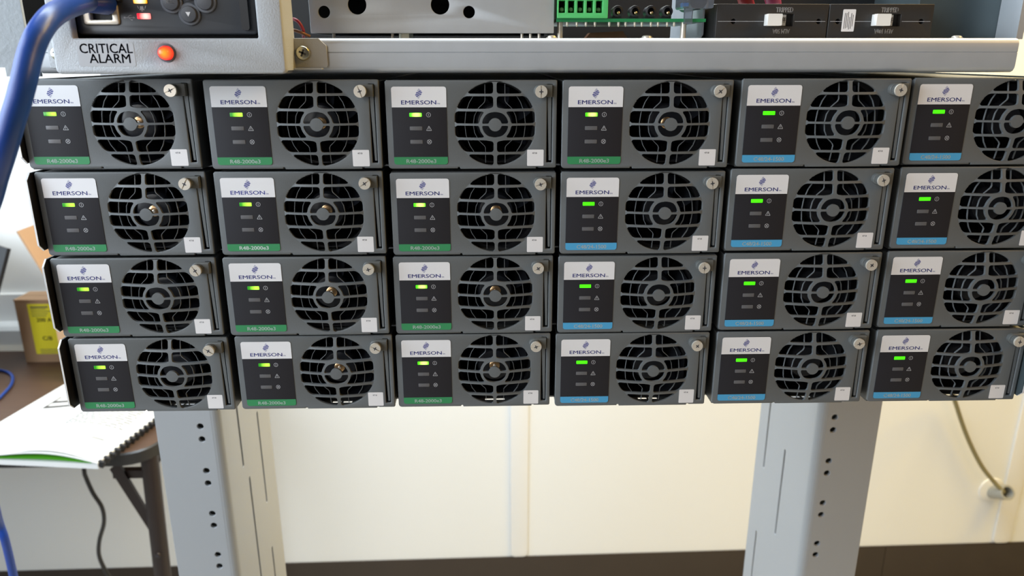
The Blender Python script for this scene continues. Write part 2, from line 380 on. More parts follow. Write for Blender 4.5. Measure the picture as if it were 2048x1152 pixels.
# domed fan grille from a distance field, cut out by marching squares
def smin(a, b, k):
    h = np.clip(0.5 + 0.5 * (b - a) / k, 0, 1); return b * (1 - h) + a * h - k * h * (1 - h)
def grille_mesh():
    h = 0.42; n = int(41.6 / h) + 1; g = (np.arange(n) - (n - 1) / 2) * h
    x, z = np.meshgrid(g, g, indexing='ij'); r = np.hypot(x, z); ax, az = abs(x), abs(z)
    out = np.minimum(20.3 - r, 19.7 - ax)
    ring = abs(r - 7.15) - 0.66; hub = r - 3.15
    hb = np.minimum(abs(az - 6.95) - 0.60, abs(az - 14.1) - 0.58); hb = np.maximum(hb, 6.9 - r)
    sp = np.maximum(ax - 0.85, 6.9 - r); cb = az - 0.50
    d = smin(hb, sp, 1.5); d = smin(d, ring, 1.5); d = smin(d, out, 1.5)
    c2 = smin(smin(cb, ring, 0.7), hub, 0.5); c2 = np.where(r < 7.2, c2, 9); c3 = smin(np.where(r > 6.6, cb, 9), ring, 1.0); c3 = smin(c3, out, 1.5)
    d = np.minimum(d, np.minimum(c2, c3))
    d = np.maximum(d, np.maximum(r - 20.55, ax - 19.95))
    key = {}; vs = []; fs = []
    def vid(k, px, pz):
        if k not in key:
            key[k] = len(vs); rr = math.hypot(px, pz)
            vs.append(((FX + px) * mm, (-3.3 * max(0, 1 - (rr / 20.0) ** 2) + 0.04) * mm, (FZL + pz) * mm))
        return key[k]
    for i in range(n - 1):
        for j in range(n - 1):
            cs = [(i, j), (i + 1, j), (i + 1, j + 1), (i, j + 1)]; vals = [d[c] for c in cs]
            if min(vals) >= 0: continue
            poly = []
            for a in range(4):
                c0, c1 = cs[a], cs[(a + 1) % 4]; v0, v1 = vals[a], vals[(a + 1) % 4]
                if v0 < 0: poly.append(vid(c0, g[c0[0]], g[c0[1]]))
                if (v0 < 0) != (v1 < 0):
                    t = v0 / (v0 - v1); k = (min(c0, c1), max(c0, c1))
                    poly.append(vid(k, g[c0[0]] + t * (g[c1[0]] - g[c0[0]]), g[c0[1]] + t * (g[c1[1]] - g[c0[1]])))
            if len(poly) > 2: fs.append(tuple(poly))
    edges = {}
    for f in fs:
        for a in range(len(f)):
            e = (f[a], f[(a + 1) % len(f)]); edges[e] = 1
    nb = len(vs); back = {}
    for e in list(edges):
        if (e[1], e[0]) not in edges:
            for q in e:
                if q not in back:
                    back[q] = len(vs); vs.append((vs[q][0], vs[q][1] + 1.5 * mm, vs[q][2]))
            fs.append((e[1], e[0], back[e[0]], back[e[1]]))
    m = bpy.data.meshes.new('fan_grille'); m.from_pydata(vs, [], fs); m.materials.append(M['paint'])
    return finish(m, 50)
ME['grille'] = grille_mesh()

def rib_mesh(kind, sx):
    """thin finger-guard rib behind the bars"""
    if kind == 'in': pts = [(4.9, 19.2), (4.9, 11.4), (5.4, 10.4), (8.4, 7.6), (10.2, 4.0), (10.8, 0), (10.2, -4.0), (8.4, -7.6), (5.4, -10.4), (4.9, -11.4), (4.9, -19.2)]
    else: pts = [(10.0, 14.5), (12.6, 10.5), (14.4, 5.5), (15.0, 0), (14.4, -5.5), (12.6, -10.5), (10.0, -14.5)]
    b_ = MB(); v = []
    for i, (px, pz) in enumerate(pts):
        p0 = pts[max(i - 1, 0)]; p1 = pts[min(i + 1, len(pts) - 1)]; tx, tz = p1[0] - p0[0], p1[1] - p0[1]; L = math.hypot(tx, tz); nx, nz = -tz / L * 0.12, tx / L * 0.12
        y = -3.3 * max(0, 1 - (math.hypot(px, pz) / 20.0) ** 2) + 1.55
        for (qx, qz, yy) in ((px + nx, pz + nz, y), (px - nx, pz - nz, y), (px - nx, pz - nz, y + 1.0), (px + nx, pz + nz, y + 1.0)):
            v.append(((FX + sx * qx) * mm, yy * mm, (FZL + qz) * mm))
    f = []
    for i in range(len(pts) - 1):
        for k in range(4): f.append((4 * i + k, 4 * i + (k + 1) % 4, 4 * i + 4 + (k + 1) % 4, 4 * i + 4 + k))
    b_.add(v, f); return b_.mesh('guard_rib', M['rib'])
ME['ribs'] = [rib_mesh(k, s) for k in ('in', 'out') for s in (-1, 1)]

# label panel and what is printed on it
ME['label'] = plate('label_panel', [mmv(rrect(0, 26.78, -37.78, 0, 1.3))], -0.22 * mm, 0.35 * mm, M['label'], 0.08 * mm)
ME['band'] = plate('logo_band', [mmv(rrect(0.02, 26.76, -9.83, -0.02, 1.28, 4, (0, 0, 1, 1)))], -0.26 * mm, 0.1 * mm, M['white'])
for k in ('green', 'blue'):
    ME['strip_' + k] = plate('name_strip', [mmv(rrect(0.02, 26.76, -37.76, -34.0, 1.28, 4, (1, 1, 0, 0)))], -0.26 * mm, 0.1 * mm, M[k])
YP = -0.275 * mm
ME['brand'] = letters('lettering', 'EMERSON', 4.7 * mm, 21.75 * mm, -8.45 * mm, -6.55 * mm, YP, M['navy'])
ME['tm'] = letters('trademark_sign', 'TM', 22.15 * mm, 23.5 * mm, -8.45 * mm, -7.85 * mm, YP, M['navy'])
ME['n_green'] = letters('lettering', 'R48-2000e3', 6.15 * mm, 20.9 * mm, -37.0 * mm, -35.15 * mm, YP, M['paleprint'])
ME['n_blue'] = letters('lettering', 'C48/24-1500', 6.0 * mm, 21.3 * mm, -37.0 * mm, -35.1 * mm, YP, M['paleprint'])
# diamond emblem: slanted bars with thin lines at the tips
b = MB()
cx, cz = 13.35, -3.35
def dia(u, q):                                  # u along a chord (-1..1), q up the long axis (-1..1)
    h_ = max(0.0, 1 - abs(q)); return ((cx + u * h_ * 1.85 + q * 0.14) * mm, YP, (cz + u * h_ * 0.62 + q * 2.6) * mm)
for (q0, q1) in ((-0.40, -0.20), (-0.10, 0.10), (0.20, 0.40)):
    v = []; n = 8
    for k in range(n + 1):
        u = -1 + 2 * k / n; wv_ = 0.055 * math.sin(math.pi * u); v += [dia(u, q0 + wv_), dia(u, q1 + wv_)]
    b.add(v, [(2 * k, 2 * k + 2, 2 * k + 3, 2 * k + 1) for k in range(n)])
for k in range(6):
    for sg in (1, -1):
        q = sg * (0.49 + 0.085 * k); b.add([dia(-1, q - 0.016), dia(1, q - 0.016), dia(1, q + 0.016), dia(-1, q + 0.016)], [(0, 1, 2, 3)])
ME['emblem'] = b.mesh('emblem', M['navy'])
def ring(b_, x, z, r0, r1, n=24):
    v = []; f = []
    for k in range(n):
        t = 2 * math.pi * k / n
        v += [((x + r0 * math.cos(t)) * mm, YP, (z + r0 * math.sin(t)) * mm), ((x + r1 * math.cos(t)) * mm, YP, (z + r1 * math.sin(t)) * mm)]
    for k in range(n): f.append((2 * k, 2 * k + 1, (2 * k + 3) % (2 * n), (2 * k + 2) % (2 * n)))
    b_.add(v, f)
def flat(b_, pts): b_.add([(x * mm, YP, z * mm) for x, z in pts], [tuple(range(len(pts)))])
def bar(b_, x0, z0, x1, z1, wd):
    L = math.hypot(x1 - x0, z1 - z0); nx, nz = -(z1 - z0) / L * wd / 2, (x1 - x0) / L * wd / 2
    flat(b_, [(x0 + nx, z0 + nz), (x0 - nx, z0 - nz), (x1 - nx, z1 - nz), (x1 + nx, z1 + nz)])
icons = []
b = MB(); ring(b, 17.8, -13.45, 0.92, 1.14); bar(b, 17.8, -14.0, 17.8, -12.9, 0.25); icons.append(b.mesh('power_symbol', M['icon']))
b = MB()
tri = [(17.85, -18.85), (16.6, -21.0), (19.1, -21.0)]
for k in range(3): bar(b, *tri[k], *tri[(k + 1) % 3], 0.24)
bar(b, 17.85, -19.6, 17.85, -20.3, 0.26); bar(b, 17.85, -20.5, 17.85, -20.75, 0.26); icons.append(b.mesh('warning_symbol', M['icon']))
b = MB(); ring(b, 17.85, -26.5, 0.92, 1.14); bar(b, 17.15, -25.8, 18.55, -27.2, 0.25); bar(b, 17.15, -27.2, 18.55, -25.8, 0.25); icons.append(b.mesh('fault_symbol', M['icon']))
LEDZ = (-13.42, -19.97, -26.54)
def lens(material): return plate('status_lamp', [mmv(rrect(-3.05, 3.05, -0.95, 0.95, 0.3, 3))], -0.38 * mm, 0.5 * mm, material, 0.1 * mm)
ME['lens_off'] = lens(M['ledoff'])
for k in ('led_a', 'led_b', 'led_c'): ME[k] = lens(M[k])

# lever, its rounded tab and the thumb screw
b = MB(); b.prism([(76.35 * mm, -5.0 * mm), (77.35 * mm, -36.0 * mm), (78.35 * mm, -36.0 * mm), (78.25 * mm, -5.0 * mm)], 'y', 0.5 * mm, 1.7 * mm)
ME['lever'] = b.mesh('locking_lever', M['paint'])
tb = [(78.5, 0.75)]
for k in range(9):
    t = math.radians(90 + 22.5 * k); tb.append((72.3 + 2.9 * math.cos(t), -2.15 + 2.9 * math.sin(t)))
tb.append((78.5, -5.05))
ME['tab'] = plate('lever_tab', [mmv(tb)], -2.6 * mm, 3.6 * mm, M['tab'], 0.4 * mm)
b = MB(); n = 48; prof = []
v = []; f = []
for i, (a, kn) in enumerate([(-2.4, 0), (-2.8, 1), (-5.4, 1)]):
    for k in range(n):
        r = 2.75 + (0.13 if (k % 2 and kn) else 0.0); t = 2 * math.pi * k / n; v.append((r * math.cos(t) * mm, a * mm, r * math.sin(t) * mm))
for i in range(2):
    for k in range(n): f.append((i * n + k, i * n + (k + 1) % n, (i + 1) * n + (k + 1) % n, (i + 1) * n + k))
b.add(v, f); ME['knurl'] = b.mesh('knurled_collar', M['tab'])
b = MB(); b.rev([(2.95 * mm, -5.3 * mm), (2.95 * mm, -5.75 * mm), (2.9 * mm, -5.9 * mm)], 'y', seg=32)
for sg in (1, -1):                              # two raised halves leave the driver slot between them
    half = []
    for k in range(13):
        t = math.radians(180 * k / 12); half.append((2.9 * math.cos(t) * mm, sg * max(0.26, 2.9 * math.sin(t)) * mm))
    b.prism(half, 'y', -5.9 * mm, -6.45 * mm)
ME['head'] = b.mesh('screw_head', M['chrome'])
b = MB()
for (a0, a1, c0, c1) in ((-1.0, 1.0, -0.27, 0.27), (-0.27, 0.27, -1.0, 1.0)): b.box(a0 * mm, a1 * mm, -6.48 * mm, -6.0 * mm, c0 * mm, c1 * mm)
ME['recess'] = b.mesh('cross_recess_shade', M['ink'])  # raised dark cross; the recess's shade is put into its colour
ME['qr'] = plate('product_sticker', [mmv(rrect(66.4, 74.7, -38.7, -30.6, 0.45))], -0.08 * mm, 0.1 * mm, M['sticker'])
ME['qrt'] = letters('lettering', '4718', 69.0 * mm, 71.3 * mm, -32.7 * mm, -31.9 * mm, -0.10 * mm, M['ink'])

# fan: frame, rotor with blades, brass bearing
fr = [(FX - 20, FZL - 20), (FX + 20, FZL - 20), (FX + 20, FZL + 20), (FX - 20, FZL + 20)]
ME['fframe'] = plate('fan_frame', [mmv(fr), mmv(circ(FX, FZL, 19.4, 40))], 8.2 * mm, 18 * mm, M['black'])
b = MB(); b.rev([(7.2 * mm, 6.9 * mm), (8.6 * mm, 7.2 * mm), (9.6 * mm, 8.4 * mm), (9.8 * mm, 10 * mm), (9.8 * mm, 24 * mm)], 'y', (FX * mm, 0, FZL * mm), 32)
for k in range(7):
    t0 = 2 * math.pi * k / 7; v = []
    for i in range(5):
        r = 9.4 + i * 2.35
        for (dt, yy) in ((0.0, 9.0), (0.62 - 0.04 * i, 22.0)):
            t = t0 + dt + i * 0.07; v.append(((FX + r * math.cos(t)) * mm, yy * mm, (FZL + r * math.sin(t)) * mm))
    b.add(v, [(2 * i, 2 * i + 1, 2 * i + 3, 2 * i + 2) for i in range(4)])
ME['rotor'] = b.mesh('fan_rotor', M['fanblack'], 35)
b = MB(); b.rev([(2.9 * mm, 6.9 * mm), (2.9 * mm, 6.5 * mm), (2.5 * mm, 6.2 * mm), (1.35 * mm, 6.2 * mm), (1.3 * mm, 6.6 * mm)], 'y', (FX * mm, 0, FZL * mm), 24)
ME['bear'] = b.mesh('bearing', M['brass'], 40)
b = MB(); b.rev([(0.85 * mm, 6.7 * mm), (0.85 * mm, 5.9 * mm), (0.5 * mm, 5.7 * mm)], 'y', (FX * mm, 0, FZL * mm), 16)
ME['shaft'] = b.mesh('shaft', M['chrome'], 40)

# sheet-metal body, open at the front, slit in its floor behind the grille
b = MB(); bx0, bx1, bz0, bz1, t_ = -2.5, 80.5, -39.9, 2.2, 0.6
def bb(x0, x1, y0, y1, z0, z1): b.box(x0 * mm, x1 * mm, y0 * mm, y1 * mm, z0 * mm, z1 * mm)
bb(bx0, bx1, 1.9, 250, bz1 - t_, bz1); bb(bx0, bx0 + t_, 1.9, 250, bz0, bz1 - t_); bb(bx1 - t_, bx1, 1.9, 250, bz0, bz1 - t_)
bb(bx0 + t_, bx1 - t_, 9.0, 249, bz0, bz0 + t_); bb(bx0 + t_, FX - 5.5, 1.9, 9.0, bz0, bz0 + t_); bb(FX + 5.5, bx1 - t_, 1.9, 9.0, bz0, bz0 + t_)
bb(FX - 0.5, FX + 0.5, 1.9, 9.0, bz0, bz0 + t_); bb(FX - 5.5, FX + 5.5, 1.9, 6.4, bz0, bz0 + t_)
bb(bx0 + t_, bx1 - t_, 249, 250, bz0, bz1 - t_)
ME['body'] = b.mesh('module_body', M['paint_body'])

ROWN = ['top row', 'second row', 'third row', 'bottom row']
COLN = ['first', 'second', 'third', 'fourth', 'fifth', 'sixth']
rnd = random.Random(5)
OFFV = Vector((0.039, 0, -0.0399))              # from the label corner to the module's base
SLOTANG = [[25, 110, 90, 40, 80, 60], [60, 35, 20, 100, 110, 75], [120, 15, 35, 90, 55, 45], [145, 150, 20, 50, 15, 88]]
for r in range(4):
    for c in range(6):
        green = c < (4 if r == 0 else 3)
        j = Vector(JIT[r][c]) * mm
        org = Vector(((c - 2.5) * PX, 0, -(r - 1.5) * PZ)) + j
        lab = 'grey power module with %s name strip, %s of modules, %s from the table end' % ('green' if green else 'blue', ROWN[r], COLN[c])
        t = thing('power_module', lab, 'power module', org + OFFV, 'grey power modules')
        L = -OFFV
        body = obj('module_body', ME['body'], t, L + Vector((0, 0, -j.z)))
        obj('faceplate', ME['face'], t, L)
        g = obj('fan_grille', ME['grille'], t, L)
        for m in ME['ribs']: obj('guard_rib', m, g)
        fan = obj('fan', ME['fframe'], t, L); fan['label'] = 'black cooling fan behind the grille'
        rot = obj('fan_rotor', ME['rotor'], fan)
        if green and not (r == 2 and c == 0) and not (r == 3 and c == 0) and not (r == 0 and c == 2):
            obj('bearing', ME['bear'], fan); obj('shaft', ME['shaft'], fan)
        lp = obj('label_panel', ME['label'], t, L)
        obj('logo_band', ME['band'], lp); obj('emblem', ME['emblem'], lp); obj('lettering', ME['brand'], lp); obj('trademark_sign', ME['tm'], lp)
        obj('name_strip', ME['strip_green' if green else 'strip_blue'], lp)
        obj('lettering', ME['n_green' if green else 'n_blue'], lp)
        for k in range(3):
            on = k == 0
            me = ME['lens_off'] if not on else ME['led_c'] if not green else ME['led_b'] if c < 2 else ME['led_a']
            o = obj('status_lamp', me, lp, (11.5 * mm, 0, LEDZ[k] * mm))
            o['label'] = 'lit green status lamp' if on else 'unlit grey status lamp'
            obj(['power_symbol', 'warning_symbol', 'fault_symbol'][k], icons[k], lp)
        obj('locking_lever', ME['lever'], t, L); obj('lever_tab', ME['tab'], t, L)
        ts = obj('thumb_screw', ME['knurl'], t, L + Vector((72.83 * mm, 0, -2.3 * mm)))
        ang = math.radians(SLOTANG[r][c])
        obj('screw_head', ME['head'], ts, None, (0, -ang, 0)); obj('cross_recess_shade', ME['recess'], ts, None, (0, -ang, 0))
        st = obj('product_sticker', ME['qr'], t, L); obj('lettering', ME['qrt'], st)

# shelves that hold the rows
for r in range(4):
    oz = -(r - 1.5) * PZ
    t = thing('module_shelf', 'steel shelf under the %s of power modules' % ROWN[r], 'shelf', (0.039, 0.13, oz - 0.0407), 'module shelves')
    zb, zt = oz - 0.0365, oz + 0.0030
    for side in (-1, 1):
        xa = -0.2238 if side < 0 else 0.3006
        yf = -0.0042; ch = 0.0035
        poly = [(0.255, oz - 0.0407), (0.012, oz - 0.0407), (0.012, zb), (yf + ch, zb), (yf, zb + ch), (yf, zt - ch), (yf + ch, zt), (0.255, zt)]
        b = MB(); b.prism(poly, 'x', xa, xa + 0.0009)
        o = part('end_plate', b.mesh('end_plate', M['black'] if side < 0 else M['tealsteel']), t); o['label'] = 'chamfered end plate coloured dark as in shade' if side < 0 else 'grey chamfered end plate'  # black at the table end puts the inner face's shade into the colour
        e = MB(); ep = [(yf - 0.0003, zb + ch - 0.0002), (yf - 0.0003, zt - ch + 0.0002), (yf + ch, zt + 0.0003), (yf + ch, zt - 0.0002), (yf + 0.0004, zt - ch), (yf + 0.0004, zb + ch), (yf + ch, zb + 0.0002), (yf + ch, zb - 0.0003)]
        e.prism(ep, 'x', xa, xa + 0.0009)
        part('cut_edge', e.mesh('cut_edge', M['edge']), o)
    b = MB(); b.box(-0.2222, 0.3002, 0.014, 0.256, oz - 0.0407, oz - 0.03995)
    part('shelf_plate', b.mesh('shelf_plate', M['galv']), t)
    b = MB(); b.box(-0.2222, 0.3002, 0.256, 0.258, oz - 0.0407, zt)
    part('rear_panel', b.mesh('rear_panel', M['galv']), t)

# ---------------------------------------------------------------- distribution unit above the modules
unit = thing('distribution_tray', 'long galvanised steel tray with rolled front lip above the modules', 'tray', (0.0275, 0.12, 0.0724))
prof = [(0.250, 0.0885), (0.0030, 0.0885), (0.0016, 0.0881), (0.0006, 0.0873), (0.0, 0.0860), (0.0, 0.08215), (0.00035, 0.0819), (0.0, 0.08165), (0.0, 0.0756), (0.0003, 0.0743), (0.0012, 0.0731), (0.0030, 0.0724), (0.250, 0.0724),
        (0.250, 0.0738), (0.0035, 0.0738), (0.0016, 0.0760), (0.0016, 0.0855), (0.0032, 0.0871), (0.250, 0.0871)]
b = MB(); b.prism(prof, 'x', -0.2098, 0.2640)
part('front_lip', b.mesh('front_lip', M['galv'], 35), unit)
b = MB(); b.box(-0.2098, 0.2868, 0.200, 0.202, 0.0886, 0.170)
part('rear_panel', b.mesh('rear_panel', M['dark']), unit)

def pan_screw(parent, x, y, z, r, material, name='screw', up=False, ang=0.4):
    """domed cross-head screw facing -y (or standing up on the tray)"""
    s = MB()
    pr_ = [(r, 0), (r, -0.25 * r), (0.85 * r, -0.50 * r), (0.5 * r, -0.62 * r)]
    if up: s.rev([(a, -c) for a, c in pr_], 'z', (0, 0, 0), 20)
    else: s.rev(pr_, 'y', (0, 0, 0), 20)
    base = Vector((0, 0, 0)); q = parent
    while q is not None: base += q.location; q = q.parent
    o = obj(name, s.mesh(name, material, 40), parent, Vector((x, y, z)) - base)
    if not up:
        c_ = MB(); wv = 0.13 * r
        c_.box(-0.5 * r, 0.5 * r, -0.64 * r, -0.5 * r, -wv, wv); c_.box(-wv, wv, -0.64 * r, -0.5 * r, -0.5 * r, 0.5 * r)
        obj('cross_recess_shade', c_.mesh('cross_recess_shade', M['ink']), o, None, (0, ang, 0))  # dark cross drawn in place of shade inside the driver recess
    else:
        wsh = MB(); wsh.rev([(1.25 * r, -0.0002), (1.25 * r, 0.16 * r)], 'z', (0, 0, 0), 20)
        obj('washer', wsh.mesh('washer', material), o)
    return o
pan_screw(unit, 0.2528, 0.034, 0.0888, 0.0027, M['chrome'], up=True)
pan_screw(unit, 0.0365, 0.020, 0.0888, 0.0022, M['chrome'], up=True)

# alarm bezel with its window, lamp and lettering
BY = -0.020
bz = thing('alarm_bezel', 'light grey textured plastic bezel marked CRITICAL ALARM with red lamp', 'bezel', (-0.139, -0.010, 0.0725))
part('bezel_frame', plate('bezel_frame', [mmv(rrect(-191.2, -87.6, 72.6, 168, 2.2, 4)), mmv(rrect(-180.8, -99.1, 88.0, 155, 0.6, 2)), mmv(circ(-140.5, 81.7, 3.4, 28))], BY, 0.0050, M['bezel'], 0.0012), bz)
b = MB(); b.box(-0.1911, -0.1890, -0.0176, -0.0002, 0.0740, 0.1665); b.box(-0.0897, -0.0877, -0.0176, -0.0002, 0.0740, 0.1665); b.box(-0.1890, -0.0897, -0.0176, -0.0002, 0.0727, 0.0745); b.box(-0.1890, -0.0897, -0.0176, -0.0002, 0.1660, 0.1679)
part('bezel_walls', b.mesh('bezel_walls', M['bezel']), bz)
b = MB(); b.box(-0.1888, -0.0899, -0.0020, -0.0004, 0.0747, 0.1658); part('bezel_gap_shade', b.mesh('bezel_gap_shade', M['dark']), bz)  # near-black sheet added as the shade in the gap around the controller
b = MB(); b.box(-0.146, -0.135, -0.0150, -0.0140, 0.0765, 0.0868); part('lamp_socket', b.mesh('lamp_socket', M['dark']), bz)
b = MB(); b.rev([(0.0031, -0.0180), (0.0031, -0.0215), (0.0028, -0.0228), (0.0020, -0.0238), (0.0009, -0.0243)], 'y', (0, 0, 0), 24)
o = obj('alarm_lamp', b.mesh('alarm_lamp', M['redlamp'], 50), bz, Vector((-0.1406, 0, 0.0817)) - bz.location); o['label'] = 'lit red alarm lamp'
b = MB(); b.rev([(0.0033, BY + 0.001), (0.0033, BY - 0.0004), (0.0040, BY - 0.0003), (0.0041, BY + 0.001)], 'y', (-0.1405, 0, 0.0817), 28); part('lamp_ring', b.mesh('lamp_ring', M['ctrlrim'], 40), bz)
M['film'] = mat('clear_film', (0.44, 0.45, 0.47), 0.25)
st = part('alarm_sticker', plate('alarm_sticker', [mmv(rrect(-180.0, -154.8, 75.9, 86.1, 0.8))], BY - 0.00010, 0.00015, M['film']), bz)
M['alarmink'] = mat('alarm_print', (0.13, 0.14, 0.18), 0.5)
part('lettering', letters('lettering', 'CRITICAL', -0.1788, -0.1555, 0.0816, 0.0857, BY - 0.00014, M['alarmink'], False, 0.022), st)
part('lettering', letters('lettering', 'ALARM', -0.1752, -0.1570, 0.0774, 0.0813, BY - 0.00014, M['alarmink'], False, 0.022), st)
# mounting tabs left and right of the bezel
tabm = part('mounting_tab', plate('mounting_tab', [mmv([(-95, 75.0), (-73.2, 75.0), (-72.4, 76.2), (-72.6, 85.0), (-76.2, 88.4), (-95, 88.4)])], -0.0016, 0.0014, M['bezel'], 0.0002), bz)
pan_screw(tabm, -0.0836, -0.0016, 0.0817, 0.0035, M['zinc'])
b = MB(); b.box(-0.0875, -0.0745, -0.0060, -0.0017, 0.0742, 0.0749); part('tab_foot', b.mesh('tab_foot', M['bezel']), tabm)
tabm = part('mounting_tab', plate('mounting_tab', [mmv([(-203.5, 75.0), (-191, 75.0), (-191, 90.5), (-201.5, 90.5), (-203.5, 88)])], -0.0016, 0.0014, M['bezel'], 0.0002), bz)
pan_screw(tabm, -0.1985, -0.0016, 0.0815, 0.0033, M['zinc'])
b = MB(); b.box(-0.2000, -0.1950, 0.0002, 0.004, 0.0915, 0.150); part('side_strip', b.mesh('side_strip', M['galv2']), bz)

# controller inside the bezel window
ct = thing('system_controller', 'black controller unit with USB socket and keys inside the grey bezel', 'controller', (-0.139, -0.008, 0.0895))
CY = -0.0135
part('front_panel', plate('front_panel', [mmv(rrect(-182.2, -100.5, 89.6, 153.5, 2.2, 4)), mmv(rrect(-177.4, -162.8, 94.5, 102.4, 0.4, 2))], CY, 0.0105, M['ctrl'], 0.0012), ct)
# USB socket: bright shell with spring leaves, dark throat, tongue
us = part('usb_socket', plate('usb_socket', [mmv(rrect(-178.0, -162.2, 93.9, 103.0, 1.2, 3)), mmv(rrect(-174.8, -165.0, 96.0, 100.9, 0.4, 2))], CY - 0.0010, 0.0035, M['chrome'], 0.0005), ct)
us['label'] = 'bright metal USB socket'
b = MB(); b.box(-0.1748, -0.1650, CY + 0.0023, CY + 0.0030, 0.0960, 0.1009); part('socket_throat', b.mesh('socket_throat', M['dark']), us)
b = MB(); b.box(-0.1738, -0.1660, CY + 0.0002, CY + 0.0024, 0.0990, 0.1002); part('socket_tongue', b.mesh('socket_tongue', M['ctrlrim']), us)
def barlamp(x, z, material, label):
    m = plate('status_lamp', [mmv(rrect(-3.0, 3.0, -1.25, 1.25, 0.4, 3))], -0.0006, 0.0010, material, 0.0002)
    o = obj('status_lamp', m, ct, Vector((x, CY, z)) - ct.location); o['label'] = label
barlamp(-0.1511, 0.0976, M['led_red'], 'lit red bar lamp'); barlamp(-0.1518, 0.1042, M['led_amber'], 'lit amber bar lamp')
b = MB()
def tri3(pts): b.add([(x * mm, CY - 0.00008, z * mm) for x, z in pts], [tuple(range(len(pts)))])
def seg3(x0, z0, x1, z1, wd):
    L = math.hypot(x1 - x0, z1 - z0); nx, nz = -(z1 - z0) / L * wd / 2, (x1 - x0) / L * wd / 2
    tri3([(x0 + nx, z0 + nz), (x0 - nx, z0 - nz), (x1 - nx, z1 - nz), (x1 + nx, z1 + nz)])
seg3(-159.6, 97.0, -155.8, 97.0, 0.25); tri3([(-155.9, 97.5), (-155.9, 96.5), (-155.1, 97.0)]); seg3(-158.6, 97.0, -157.4, 98.0, 0.25); seg3(-157.4, 98.0, -156.6, 98.0, 0.25)
seg3(-158.0, 97.0, -157.0, 96.0, 0.25); seg3(-157.0, 96.0, -156.4, 96.0, 0.5); tri3([(-160.2, 97.3), (-159.5, 97.5), (-159.5, 96.5), (-160.2, 96.7)])
part('usb_symbol', b.mesh('usb_symbol', M['icon']), ct)
b = MB(); cxb, czb = -151.6, 101.0
tri3([(cxb - 1.2, czb - 0.8), (cxb + 1.2, czb - 0.8), (cxb + 0.8, czb - 0.2), (cxb + 0.7, czb + 0.8), (cxb - 0.7, czb + 0.8), (cxb - 0.8, czb - 0.2)])
seg3(cxb - 1.8, czb + 1.0, cxb - 1.4, czb - 0.2, 0.25); seg3(cxb + 1.8, czb + 1.0, cxb + 1.4, czb - 0.2, 0.25); seg3(cxb - 0.4, czb - 1.15, cxb + 0.4, czb - 1.15, 0.3)
part('bell_symbol', b.mesh('bell_symbol', M['icon']), ct)
def key(x, z, sym):
    bb_ = MB(); bb_.rev([(0.0049, CY), (0.0049, CY - 0.0006), (0.0046, CY - 0.0009), (0.0038, CY - 0.0009)], 'y', (x, 0, z), 28)
    k = part('key', bb_.mesh('key', M['ctrlrim'], 40), ct)
    b2 = MB(); b2.rev([(0.0036, CY - 0.0009), (0.0036, CY - 0.0017), (0.0033, CY - 0.0021), (0.0015, CY - 0.0023)], 'y', (x, 0, z), 28)
    part('key_cap', b2.mesh('key_cap', M['ctrl2'], 40), k)
    if sym == 'down':
        b3 = MB(); b3.add([(x - 0.0011, CY - 0.0024, z + 0.0009), (x + 0.0011, CY - 0.0024, z + 0.0009), (x, CY - 0.0024, z - 0.0011)], [(0, 1, 2)])
        part('arrow_symbol', b3.mesh('arrow_symbol', M['white']), k)
    elif sym: part('lettering', letters('lettering', sym, x - 0.0017, x + 0.0017, z - 0.0006, z + 0.0006, CY - 0.0024, M['white']), k)
key(-0.1304, 0.0984, 'down'); key(-0.1378, 0.1035, 'ESC'); key(-0.1228, 0.1037, None); key(-0.1304, 0.1090, None)
b = MB(); b.prism(rrect(-0.1072, -0.1036, 0.0915, 0.150, 0.0012, 3), 'y', CY - 0.0022, CY)
part('pull_handle', b.mesh('pull_handle', M['black'], 30), ct)
b = MB(); b.prism(rrect(-0.160, -0.118, 0.116, 0.148, 0.001, 2), 'y', CY - 0.0005, CY); part('display', b.mesh('display', M['dark']), ct)
b = MB(); b.box(-0.174, -0.160, CY - 0.0008, CY, 0.1033, 0.116); part('network_socket', b.mesh('network_socket', M['dark']), ct)

# bracket at the end of the tray
b = MB()
m = plate('mounting_bracket', [mmv([(-262, 75.2), (-227, 75.2), (-227, 71.0), (-210.9, 71.0), (-210.9, 86.0), (-214.2, 87.5), (-214.2, 150), (-262, 150)])], 0.0022, 0.002, M['bracketgrey'], 0.0002)
o = thing('mounting_bracket', 'grey textured mounting bracket beside the alarm bezel', 'bracket', (-0.236, 0.003, 0.071)); part('bracket_plate', m, o)
b = MB(); b.box(-0.262, -0.260, 0.0043, 0.10, 0.0752, 0.150); part('bracket_side', b.mesh('bracket_side', M['bracketgrey']), o)
b = MB(); b.box(-0.2595, -0.2105, 0.030, 0.032, 0.0885, 0.150); part('bracket_gap_shade', b.mesh('bracket_gap_shade', M['dark']), o)  # near-black sheet paints the gap beside the bracket as shade

